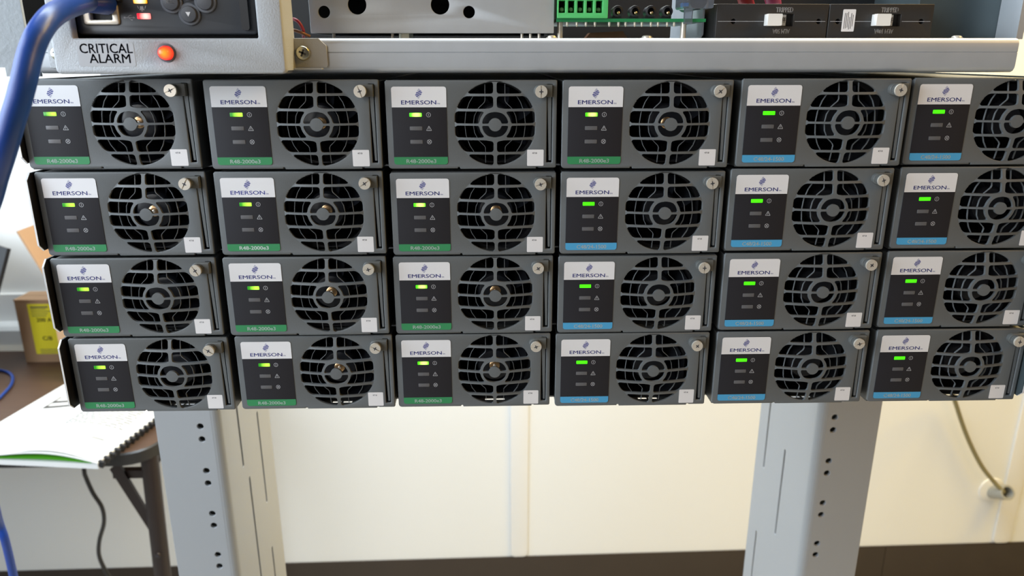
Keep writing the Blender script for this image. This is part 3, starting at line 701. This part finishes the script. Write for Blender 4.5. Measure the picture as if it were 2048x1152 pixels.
# drilled sheet-metal cover
cv = thing('drilled_cover', 'galvanised sheet-metal cover with four round holes', 'cover', (-0.024, 0.03, 0.0886))
part('cover_plate', plate('cover_plate', [mmv(rrect(-86.5, 38.3, 91.4, 150, 0.3, 1)), mmv(circ(-79.0, 101.7, 3.0)), mmv(circ(-62.1, 105.2, 4.7)), mmv(circ(-20.0, 105.2, 4.7)), mmv(circ(-5.3, 101.7, 3.0))], 0.030, 0.0012, M['galv2'], 0.0002), cv)
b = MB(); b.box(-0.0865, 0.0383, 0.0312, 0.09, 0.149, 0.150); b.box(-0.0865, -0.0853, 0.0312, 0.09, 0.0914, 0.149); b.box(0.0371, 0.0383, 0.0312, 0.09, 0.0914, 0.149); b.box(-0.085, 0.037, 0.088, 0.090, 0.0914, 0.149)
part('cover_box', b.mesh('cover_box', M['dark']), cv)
b = MB(); b.rev([(0.0037, 0.0886), (0.0037, 0.0914)], 'z', (-0.0385, 0.036, 0), 6); part('hex_standoff', b.mesh('hex_standoff', M['zinc']), cv)
for x in (-0.0455, -0.076, 0.022, 0.0265, 0.031):
    b = MB(); b.rev([(0.0008, 0.0886), (0.0008, 0.0914)], 'z', (x, 0.036, 0), 8); part('pin', b.mesh('pin', M['chrome']), cv)
# stray wires beside the bezel
for k, (pts, mt, lb) in enumerate([([(-0.096, 0.020, 0.094), (-0.0925, 0.016, 0.0975), (-0.0885, 0.013, 0.0965), (-0.0865, 0.014, 0.0925), (-0.0875, 0.018, 0.0895)], 'wire_red', 'short red wire looping beside the grey bezel'),
                                   ([(-0.098, 0.020, 0.090), (-0.093, 0.015, 0.0925), (-0.088, 0.013, 0.0915), (-0.084, 0.016, 0.0896)], 'copper', 'short brown wire beside the grey bezel')]):
    b = MB(); b.tube(spline(pts, 6), 0.0008, 8); tag(obj('wire', b.mesh('wire', M[mt], 60)), lb, 'wire')

# circuit board with its terminals
pc = thing('circuit_board', 'green circuit board with terminal block on metal standoffs', 'circuit board', (0.078, 0.05, 0.0886))
b = MB(); b.box(0.0395, 0.1170, 0.030, 0.095, 0.0970, 0.0986); part('board', b.mesh('board', M['pcb']), pc)
lo = [mmv(rrect(39.8, 65.8, 98.7, 116, 0.3, 1))]
for k in range(5): lo.append(mmv(rrect(40.6 + 4.75 * k, 43.9 + 4.75 * k, 101.3, 107.2, 0.2, 1)))
tbk = part('terminal_block', plate('terminal_block', lo, 0.0285, 0.012, M['term'], 0.0003), pc); tbk['label'] = 'bright green five-way terminal block'
b = MB(); b.box(0.0402, 0.0654, 0.0390, 0.0404, 0.0990, 0.1150); part('terminal_throat', b.mesh('terminal_throat', M['dark']), tbk)
for k in range(5):
    b = MB(); b.rev([(0.0011, 0.0335), (0.0011, 0.0320), (0.0006, 0.0317)], 'y', ((42.3 + 4.75 * k) * mm, 0, 0.1030), 12); part('clamp_screw', b.mesh('clamp_screw', M['zinc']), tbk)
for k, x in enumerate((71.4, 80.4, 88.6, 97.2)):
    b = MB(); b.rev([(0.0027, 0.040), (0.0030, 0.033), (0.0028, 0.0318), (0.0018, 0.0315), (0.0016, 0.036)], 'y', (x * mm, 0, 0.1022), 20)
    b.box((x - 3.0) * mm, (x + 2.0) * mm, 0.032, 0.040, 0.0987, 0.0997)
    q = part('round_socket', b.mesh('round_socket', M['black'], 40), pc)
    b = MB(); b.rev([(0.0008, 0.036), (0.0008, 0.0312), (0.0004, 0.0308)], 'y', ((x + 0.3) * mm, 0, 0.1014), 10); part('contact', b.mesh('contact', M['brass']), q)
for x in (45.5, 50.5, 55.3, 60.0, 67.5, 72.3, 76.0, 80.8, 84.5, 89.3, 93.0, 97.8, 101.5):
    b = MB(); b.rev([(0.0007, 0.0970), (0.0007, 0.0957), (0.0003, 0.0948)], 'z', (x * mm, 0.034, 0), 8); part('solder_pin', b.mesh('solder_pin', M['chrome']), pc)
for x in (42.0, 107.0):
    b = MB(); b.rev([(0.0015, 0.0886), (0.0015, 0.0970)], 'z', (x * mm, 0.036, 0), 12); part('standoff', b.mesh('standoff', M['chrome'], 40), pc)
pan_screw(unit, 0.0876, 0.034, 0.0888, 0.0028, M['chrome'], up=True)
b = MB(); b.prism([(0.062, 0.0886), (0.090, 0.0886), (0.086, 0.0945), (0.066, 0.0935)], 'y', 0.100, 0.112); tag(obj('copper_bar', b.mesh('copper_bar', M['copper'])), 'dull copper bar under the green circuit board', 'copper bar')
b = MB(); b.prism(rrect(0.1040, 0.1200, 0.1035, 0.118, 0.001, 2), 'y', 0.028, 0.044); b.box(0.1055, 0.1095, 0.028, 0.031, 0.0960, 0.1035)
cl = part('plug_housing', b.mesh('plug_housing', M['clear']), pc); cl['label'] = 'clear plastic plug housing'
b = MB(); b.rev([(0.0045, 0.034), (0.0045, 0.060)], 'y', (0.1130, 0, 0.1075), 16); part('plug_sleeve', b.mesh('plug_sleeve', M['ctrl']), cl)
b = MB(); b.box(0.1050, 0.1072, 0.0290, 0.034, 0.1045, 0.1062); part('plug_insert', b.mesh('plug_insert', mat('insert_blue', (0.03, 0.25, 0.7), 0.4)), cl)
b = MB(); pf = [(0.1195, 0.150), (0.1195, 0.0915), (0.1185, 0.0899), (0.1165, 0.0893), (0.060, 0.0893), (0.060, 0.0886), (0.1168, 0.0886), (0.1192, 0.0893), (0.1205, 0.0912), (0.1205, 0.150)]
b.prism([(x, z) for x, z in pf], 'y', 0.046, 0.12); tag(obj('angle_plate', b.mesh('angle_plate', M['galv'], 35)), 'bent galvanised angle plate between circuit board and breaker', 'angle plate')

# breakers
def breaker(x0, x1, tx, txt, rating, rx, holes, label, sticker=None):
    t = thing('circuit_breaker', label, 'circuit breaker', ((x0 + x1) / 2 * mm, 0.05, 0.0886), 'black circuit breakers')
    lo = [mmv(rrect(x0, x1, 88.7, 105.8, 0.5, 2)), mmv(rrect(tx, tx + 15.2, 94.9, 100.9, 0.3, 1))] + [mmv(circ(h, 97.3, 1.3, 16)) for h in holes]
    part('breaker_front', plate('breaker_front', lo, 0.030, 0.004, M['breaker'], 0.0003), t)
    b = MB(); b.box(x0 * mm, x1 * mm, 0.034, 0.095, 0.0887, 0.1058); part('breaker_body', b.mesh('breaker_body', M['breaker']), t)
    b = MB(); b.prism(rrect(tx * mm, (tx + 7.4) * mm, 0.0950, 0.1008, 0.0005, 2), 'y', 0.0245, 0.0339); o = part('toggle', b.mesh('toggle', M['toggle'], 30), t); o['label'] = 'white toggle'
    b = MB(); b.box((tx + 7.5) * mm, (tx + 11.6) * mm, 0.0308, 0.0339, 0.0952, 0.1006); w_ = part('off_flag', b.mesh('off_flag', mat('flag_grey', (0.35, 0.35, 0.34), 0.5)), t)
    part('lettering', letters('lettering', 'OFF', (tx + 8.0) * mm, (tx + 11.4) * mm, 0.0966, 0.0992, 0.03075, M['ink']), w_)
    part('lettering', letters('lettering', 'TRIPPED', txt[0] * mm, txt[1] * mm, 0.1018, 0.1041, 0.0299, M['sticker']), t)
    part('lettering', letters('lettering', rating, rx[0] * mm, rx[1] * mm, 0.0913, 0.0935, 0.0299, M['sticker'], True), t)
    b = MB(); b.box((x0 + 1) * mm, (tx - 0.3) * mm, 0.02985, 0.0301, 0.0972, 0.0974); b.box((tx + 16) * mm, (x1 - 1.2) * mm, 0.02985, 0.0301, 0.0972, 0.0974); part('centre_line', b.mesh('centre_line', M['icon']), t)
    if sticker:
        s = part('approval_sticker', plate('approval_sticker', [mmv(rrect(*sticker, 0.4, 2))], 0.0298, 0.0002, M['sticker']), t)
        b = MB(); rr = random.Random(3)
        for k in range(6):
            xx = (sticker[0] + 1.0 + 0.85 * k) * mm
            b.box(xx, xx + 0.0003, 0.02976, 0.0298, (sticker[2] + 1 + rr.random() * 1.5) * mm, (sticker[3] - 1.2 - rr.random() * (3 if k > 2 else 1)) * mm)
        part('fine_print', b.mesh('fine_print', M['ink']), s)
breaker(122.3, 180.7, 147.5, (153.2, 162.0), 'ALM 50A', (152.4, 161.3), (131.4, 176.1), 'black circuit breaker marked ALM 50A beside the circuit board')
breaker(181.2, 236.1, 203.9, (208.3, 217.2), 'ALM 100A', (206.0, 215.9), (186.2, 230.2), 'black circuit breaker marked ALM 100A with white approval sticker', (188.4, 195.0, 92.3, 103.2))
# blurred wires behind the breakers
for (pts, mt, lb) in [([(0.125, 0.11, 0.150), (0.129, 0.105, 0.120), (0.136, 0.11, 0.108), (0.150, 0.12, 0.1065)], 'wire_pale', 'pale blue wire behind the breakers'),
                      ([(0.150, 0.11, 0.160), (0.155, 0.10, 0.125), (0.162, 0.105, 0.110), (0.170, 0.12, 0.1065)], 'wire_red', 'dark red wire behind the breakers'),
                      ([(0.158, 0.10, 0.160), (0.166, 0.094, 0.128), (0.176, 0.10, 0.112), (0.184, 0.12, 0.1065)], 'wire_pink', 'magenta wire behind the breakers')]:
    b = MB(); b.tube(spline(pts, 8), 0.0045, 10); tag(obj('wire', b.mesh('wire', M[mt], 60)), lb, 'wire', 'wires behind the breakers')
b = MB(); b.box(0.2400, 0.2885, 0.052, 0.0535, 0.0886, 0.150); b.box(0.2870, 0.2885, 0.0535, 0.202, 0.0886, 0.150); sp_ = thing('side_panel', 'dark steel panel at the end of the tray beside the breakers', 'panel', (0.264, 0.06, 0.0886)); part('panel_sheet', b.mesh('panel_sheet', M['tealsteel']), sp_)
b = MB(); b.box(0.2850, 0.2885, 0.034, 0.0518, 0.0886, 0.150); part('panel_flange', b.mesh('panel_flange', M['galv2']), sp_)

# ---------------------------------------------------------------- cables
eth = thing('network_cable', 'thick blue network cable plugged into the black controller', 'cable', (-0.166, -0.018, 0.1028))
pts = [(-0.1664, -0.020, 0.1030), (-0.1664, -0.030, 0.1028), (-0.1618, -0.045, 0.1012), (-0.1557, -0.068, 0.0984), (-0.1533, -0.085, 0.0944), (-0.1536, -0.095, 0.0883), (-0.1552, -0.1, 0.0809), (-0.1565, -0.104, 0.0726), (-0.1588, -0.106, 0.0651), (-0.1615, -0.108, 0.0576), (-0.1656, -0.108, 0.049), (-0.172, -0.105, 0.0398),
       (-0.1806, -0.1, 0.028), (-0.2116, -0.07, 0.0035), (-0.2605, -0.02, -0.0396), (-0.33, 0.07, -0.11), (-0.4279, 0.2, -0.2294), (-0.5035, 0.3, -0.3688), (-0.5088, 0.31, -0.4058), (-0.5163, 0.32, -0.4585), (-0.5251, 0.33, -0.5387), (-0.535, 0.34, -0.9), (-0.56, 0.36, -1.22), (-0.66, 0.42, FZ + 0.006), (-0.85, 0.50, FZ + 0.006)]
b = MB(); b.tube(spline(pts, 8), 0.0041, 14); part('cable_jacket', b.mesh('cable_jacket', M['bluecable'], 60), eth)
b = MB(); b.tube([(-0.1664, -0.016, 0.1031), (-0.1664, -0.022, 0.1030), (-0.1662, -0.034, 0.1024)], [0.0052, 0.0050, 0.0044], 14); part('plug_boot', b.mesh('plug_boot', M['bluecable'], 60), eth)
b = MB(); b.box(-0.1722, -0.1606, -0.0165, -0.0140, 0.1040, 0.1130); part('plug', b.mesh('plug', M['clear']), eth)
pts = [(-1.45, 1.21, -0.557), (-1.2, 1.20, -0.557), (-1.1122, 1.1339, -0.557), (-1.0643, 1.1245, -0.557), (-1.0279, 1.1129, -0.557), (-0.9994, 1.0913, -0.557), (-0.9741, 1.0506, -0.557), (-0.9605, 1.0051, -0.557), (-0.9569, 0.9603, -0.557), (-0.9885, 0.9293, -0.557), (-1.08, 0.86, -0.557), (-1.3, 0.82, -0.557)]
b = MB(); b.tube(spline(pts, 6), 0.003, 10); tag(obj('patch_cable', b.mesh('patch_cable', M['bluecable'], 60)), 'slim blue cable curled on the brown table top', 'cable')
pts = [(-0.845, 1.03, -0.585), (-0.838, 1.02, -0.65), (-0.8324, 1.0, -0.7276), (-0.8316, 1.0, -0.7474), (-0.8235, 1.0, -0.7839), (-0.8107, 1.0, -0.8187), (-0.8124, 1.0, -0.8549), (-0.8286, 1.0, -0.8975), (-0.8356, 1.0, -0.9346), (-0.8291, 1.0, -0.9726), (-0.8183, 1.0, -1.0048), (-0.79, 1.0, -1.10), (-0.77, 1.02, -1.22), (-0.80, 1.05, FZ + 0.005), (-0.95, 1.10, FZ + 0.005)]
b = MB(); b.tube(spline(pts, 6), 0.0042, 10); tag(obj('mains_cable', b.mesh('mains_cable', M['blackcable'], 60)), 'black mains cable hanging under the brown table', 'cable')
pts = [(1.05, 1.10, -0.50), (1.12, 1.25, -0.65), (1.1503, 1.30, -0.7179), (1.1773, 1.31, -0.7713), (1.2234, 1.315, -0.8594), (1.274, 1.315, -0.9402), (1.3177, 1.31, -0.9913), (1.3380, 1.302, -1.0120), (1.3440, 1.318, -1.0220)]
b = MB(); b.tube(spline(pts, 6), 0.0055, 10); tag(obj('wall_cable', b.mesh('wall_cable', M['olivecable'], 60)), 'thin olive cable running into the grey wall sleeve', 'cable')
sl = thing('wall_sleeve', 'short grey cable sleeve sticking out of the wall', 'sleeve', (1.345, 1.345, -1.03))
b = MB(); d0, d1 = Vector((1.3430, wall_y(1.34) + 0.002, -1.040)), Vector((1.3470, 1.296, -1.012))
n = 24; ax = (d1 - d0).normalized(); u_ = ax.orthogonal().normalized(); v_ = ax.cross(u_); vs = []
for (p_, rr_) in ((d0, 0.0195), (d1, 0.0195), (d1, 0.0150), (d0.lerp(d1, 0.3), 0.0150)):
    for k in range(n): t = 2 * math.pi * k / n; vs.append(p_ + (u_ * math.cos(t) + v_ * math.sin(t)) * rr_)
b.add(vs, [(i * n + k, i * n + (k + 1) % n, (i + 1) * n + (k + 1) % n, (i + 1) * n + k) for i in range(3) for k in range(n)] + [tuple(3 * n + k for k in range(n))])
part('sleeve_tube', b.mesh('sleeve_tube', M['sleeve'], 40), sl)
b = MB(); b.rev([(0.034, -0.0002), (0.033, -0.004), (0.022, -0.006)], 'y', (1.338, wall_y(1.338), -1.032), 28); part('wall_collar', b.mesh('wall_collar', M['raceway'], 40), sl)

# ---------------------------------------------------------------- table and what lies on it
TZ = -0.56
tbl = thing('folding_table', 'brown wood-laminate folding table with black rounded edge', 'table', (-1.18, 1.0, FZ))
TXR, TXL, TYF, TYB = -0.575, -1.80, 0.762, 1.232
def rr_xy(x0, x1, y0, y1, r): return [(a, c) for a, c in rrect(x0, x1, y0, y1, r, 8)]
b = MB(); b.prism(rr_xy(TXL, TXR, TYF, TYB, 0.055), 'z', TZ - 0.018, TZ); part('table_top', b.mesh('table_top', M['wood']), tbl)
outer = rr_xy(TXL - 0.003, TXR + 0.003, TYF - 0.003, TYB + 0.003, 0.058); inner = rr_xy(TXL, TXR, TYF, TYB, 0.055); n = len(outer)
b = MB(); vs = [(x, y, TZ + 0.0005) for x, y in inner] + [(x, y, TZ - 0.002) for x, y in outer] + [(x, y, TZ - 0.022) for x, y in outer] + [(x, y, TZ - 0.023) for x, y in inner]
b.add(vs, [(i * n + k, i * n + (k + 1) % n, (i + 1) * n + (k + 1) % n, (i + 1) * n + k) for i in range(3) for k in range(n)]); part('edge_band', b.mesh('edge_band', M['tedge'], 50), tbl)
for (lx, s) in ((-0.592, 1), (-1.72, -1)):
    for ly in (0.795, 1.15):
        b = MB(); b.tube([(lx, ly, TZ - 0.02), (lx - 0.012 * s, ly, -0.86), (lx - 0.03 * s, ly, FZ + 0.002)], 0.0145, 16); lg = part('leg', b.mesh('leg', M['tleg'], 50), tbl)
        if s > 0 and ly < 1: pan_screw(lg, lx - 0.006, ly - 0.0143, -0.775, 0.0055, M['tleg'], 'leg_bolt')
    b = MB(); b.tube([(lx, 0.81, -0.600), (lx, 1.135, -0.600)], 0.010, 12); part('cross_rail', b.mesh('cross_rail', M['tleg'], 50), tbl)
    for ly in (0.80, 1.145):
        b = MB(); b.prism([(lx - 0.003 * s, -0.752), (lx - 0.003 * s, -0.766), (lx - 0.014 * s, -0.764), (lx - 0.075 * s, -0.612), (lx - 0.058 * s, -0.600)], 'y', ly, ly + 0.006); part('brace', b.mesh('brace', M['tleg']), tbl)
        b = MB(); b.box(min(lx, lx - 0.075 * s), max(lx, lx - 0.075 * s), ly + 0.006, ly + 0.020, -0.634, -0.619); part('apron_rail', b.mesh('apron_rail', M['tleg']), tbl)

# booklet: comb-bound, opened flat, front pages arching towards the comb
A = Vector((-0.632, 0.712, 0)); dS = Vector((0.17, 0.985, 0)).normalized(); D_ = Vector((-0.900, 0.742, 0)); LEN = 0.315
bk = thing('manual_booklet', 'open comb-bound white manual with green cover on the brown table', 'booklet', (-0.76, 0.85, TZ))
def pt(s, l, z):                                # s: 0 loose edge .. 1 comb; l along the comb
    p_ = D_.lerp(A, s) + dS * (l * LEN); return (p_.x, p_.y, TZ + z)
def sheet(name, hfun, thick, material, s0=0.0, s1=1.0, l0=0.0, l1=1.0, n=20):
    v = []; f = []
    for i in range(n + 1):
        s = s0 + (s1 - s0) * i / n
        for l in (l0, l1):
            for dz in (0, thick): v.append(pt(s, l, hfun(s) + dz))
    for i in range(n):
        a, c = 4 * i, 4 * i + 4
        f += [(a, c, c + 2, a + 2), (a + 1, a + 3, c + 3, c + 1), (a, a + 1, c + 1, c), (a + 2, c + 2, c + 3, a + 3)]
    f += [(0, 2, 3, 1), (4 * n, 4 * n + 1, 4 * n + 3, 4 * n + 2)]
    b_ = MB(); b_.add(v, f); return b_.mesh(name, material, 40)
def arch(s): return 0.0098 + 0.0150 * max(0, math.sin(math.pi * min(1, max(0, (s - 0.12) / 0.88)) ** 1.35))
part('back_pages', sheet('back_pages', lambda s: 0.0006, 0.0085, M['paper'], 0.0, 0.99), bk)
part('cover_sheet', sheet('cover_sheet', lambda s: 0.0093 + 0.30 * (arch(s) - 0.0098), 0.0006, M['coverg'], 0.02, 0.95, 0.002), bk)
fp = part('front_pages', sheet('front_pages', lambda s: arch(s), 0.0022, M['paper'], 0.0, 0.995, -0.004), bk)
b = MB()
b_l = sheet('lifted_page', lambda s: arch(s) + 0.0024 + 0.004 * math.sin(math.pi * (s - 0.45) / 0.55), 0.0003, M['paper'], 0.45, 0.99, 0.0, 1.0)
part('lifted_page', b_l, bk)
def topz(s):
    return arch(s) + (0.0024 + 0.004 * math.sin(math.pi * (s - 0.45) / 0.55) + 0.0003 if s > 0.45 else 0.0022) + 0.0006
def printed(name, rects, material):
    b_ = MB()
    for (s0, s1, l0, l1) in rects:
        m_ = max(1, int((s1 - s0) / 0.03))
        for i in range(m_):
            a, c = s0 + (s1 - s0) * i / m_, s0 + (s1 - s0) * (i + 1) / m_
            b_.add([pt(a, l0, topz(a)), pt(c, l0, topz(c)), pt(c, l1, topz(c)), pt(a, l1, topz(a))], [(0, 1, 2, 3)])
    part(name, b_.mesh(name, material), fp)['kind'] = 'stuff'
rects = []; rr = random.Random(11)
for k in range(13):
    l = 0.30 + 0.022 * k; x = 0.52
    while x < 0.90:
        wd = 0.015 + rr.random() * 0.05; rects.append((x, min(x + wd, 0.92), l, l + 0.0085)); x += wd + 0.012
for k in range(7):
    l = 0.22 + 0.035 * k; x = 0.16
    while x < 0.40 - 0.05 * rr.random():
        wd = 0.015 + rr.random() * 0.05; rects.append((x, min(x + wd, 0.42), l, l + 0.008)); x += wd + 0.02
rects += [(0.82, 0.90, 0.17, 0.178), (0.02, 0.07, 0.13, 0.138), (0.16, 0.30, 0.49, 0.499)]
M['printl'] = mat('page_text', (0.05, 0.045, 0.04), 0.7)
printed('page_text', rects, M['printl'])
printed('page_figure', [(0.13, 0.40, 0.56, 0.59), (0.13, 0.40, 0.63, 0.66), (0.13, 0.145, 0.56, 0.72), (0.385, 0.40, 0.56, 0.72), (0.56, 0.90, 0.60, 0.625), (0.56, 0.58, 0.60, 0.74), (0.89, 0.90, 0.60, 0.74), (0.60, 0.66, 0.66, 0.70)], M['printg'])
b0 = MB(); b0.box(-0.0050, 0.0045, -0.0024, 0.0024, -0.006, 0.0050); tooth = b0.mesh('binding_tooth', M['black'])
for k in range(24):
    p_ = pt(1.004, 0.012 + k * 0.0425, 0.0085); obj('binding_tooth', tooth, bk, Vector(p_) - bk.location, (0, 0.3, math.atan2(dS.y, dS.x) - math.pi / 2))

# cardboard boxes
bx = thing('cardboard_box', 'open tan cardboard box with raised flaps on the table', 'box', (-0.77, 1.16, TZ))
x0, x1, y0, y1, h = -0.868, -0.64, 1.055, 1.225, 0.219
b = MB()
for q in ((x0, x1, y0, y0 + 0.004), (x0, x1, y1 - 0.004, y1), (x0, x0 + 0.004, y0 + 0.004, y1 - 0.004), (x1 - 0.004, x1, y0 + 0.004, y1 - 0.004)): b.box(*q, TZ + 0.0006, TZ + h)
b.box(x0 + 0.004, x1 - 0.004, y0 + 0.004, y1 - 0.004, TZ + 0.0006, TZ + 0.004)
part('box_walls', b.mesh('box_walls', M['card']), bx)
b = MB(); vs = [(x0, y0, TZ + h), (x0, y1, TZ + h), (x0 - 0.040, y1, TZ + h + 0.098), (x0 - 0.040, y0, TZ + h + 0.098)]
b.add([Vector(q) for q in vs] + [Vector(q) + Vector((0.0036, 0, 0.0015)) for q in vs], [(0, 1, 2, 3), (7, 6, 5, 4), (0, 4, 5, 1), (1, 5, 6, 2), (2, 6, 7, 3), (3, 7, 4, 0)]); part('flap', b.mesh('flap', M['card']), bx)
b = MB(); b.box(x0 + 0.002, x1, y1 - 0.004, y1, TZ + h + 0.0005, TZ + h + 0.13); part('flap', b.mesh('flap', M['card2']), bx)
sb = thing('labelled_box', 'small brown cardboard box with yellow 200 A label on the table', 'box', (-0.97, 1.25, TZ))
x0, x1, y0, y1, h = -1.079, -0.902, 1.165, 1.226, 0.142
x0, x1 = -1.012, -0.872
b = MB(); b.box(x0, x1, y0, y1, TZ + 0.0006, TZ + h); part('box_walls', b.mesh('box_walls', M['card2']), sb)
b = MB(); b.box(x0 - 0.001, x1, y0 - 0.001, (y0 + y1) / 2 - 0.001, TZ + h, TZ + h + 0.002); b.box(x0 - 0.001, x1, (y0 + y1) / 2 + 0.001, y1, TZ + h, TZ + h + 0.002); part('lid_flap', b.mesh('lid_flap', M['card']), sb)
yl = part('product_label', plate('product_label', [rrect(x0 + 0.026, x1 - 0.002, TZ + 0.020, TZ + 0.134, 0.001, 1)], y0 - 0.0006, 0.0006, M['yellow']), sb)
yy = y0 - 0.0008
part('lettering', letters('lettering', '200 A', x0 + 0.040, x0 + 0.072, TZ + 0.094, TZ + 0.103, yy, M['ink']), yl)
part('lettering', letters('lettering', 'C/B', x0 + 0.046, x0 + 0.066, TZ + 0.052, TZ + 0.061, yy, M['ink']), yl)
b = MB(); rr = random.Random(4)
for k in range(5):
    z_ = TZ + 0.129 - 0.0052 * k; b.box(x0 + 0.032, x0 + 0.06 + rr.random() * 0.04, yy, yy + 0.0002, z_ - (0.003 if k == 0 else 0.0014), z_)
for k in range(3): b.box(x0 + 0.036, x0 + 0.06 + rr.random() * 0.03, yy, yy + 0.0002, TZ + 0.022 + 0.004 * k, TZ + 0.0232 + 0.004 * k)
part('fine_print', b.mesh('fine_print', M['ink']), yl)

# laptop standing open at the far end of the table
P1 = Vector((-0.953, 1.10, -0.2885)); wv = Vector((-0.8, 0.6, 0)); nb = Vector((0.6, 0.8, 0))
lt = thing('laptop', 'dark open laptop on the brown table beside the boxes', 'laptop', (-1.15, 1.0, TZ))
P2 = P1 - nb * 0.1085; P2.z = TZ + 0.020
up_ = (P1 - P2); thk = up_.cross(wv).normalized() * 0.007
vs = [P2, P1, P1 + wv * 0.33, P2 + wv * 0.33]
b = MB(); b.add(vs + [q + thk for q in vs], [(0, 1, 2, 3), (7, 6, 5, 4), (0, 4, 5, 1), (1, 5, 6, 2), (2, 6, 7, 3), (3, 7, 4, 0)]); part('lid', b.mesh('lid', M['lapt']), lt)
q0 = Vector((P2.x, P2.y, TZ + 0.0006)); vs = [q0, q0 + wv * 0.33, q0 + wv * 0.33 - nb * 0.23, q0 - nb * 0.23]
b = MB(); b.add(vs + [q + Vector((0, 0, 0.018)) for q in vs], [(0, 1, 2, 3), (7, 6, 5, 4), (0, 4, 5, 1), (1, 5, 6, 2), (2, 6, 7, 3), (3, 7, 4, 0)]); part('keyboard_base', b.mesh('keyboard_base', M['lapt']), lt)
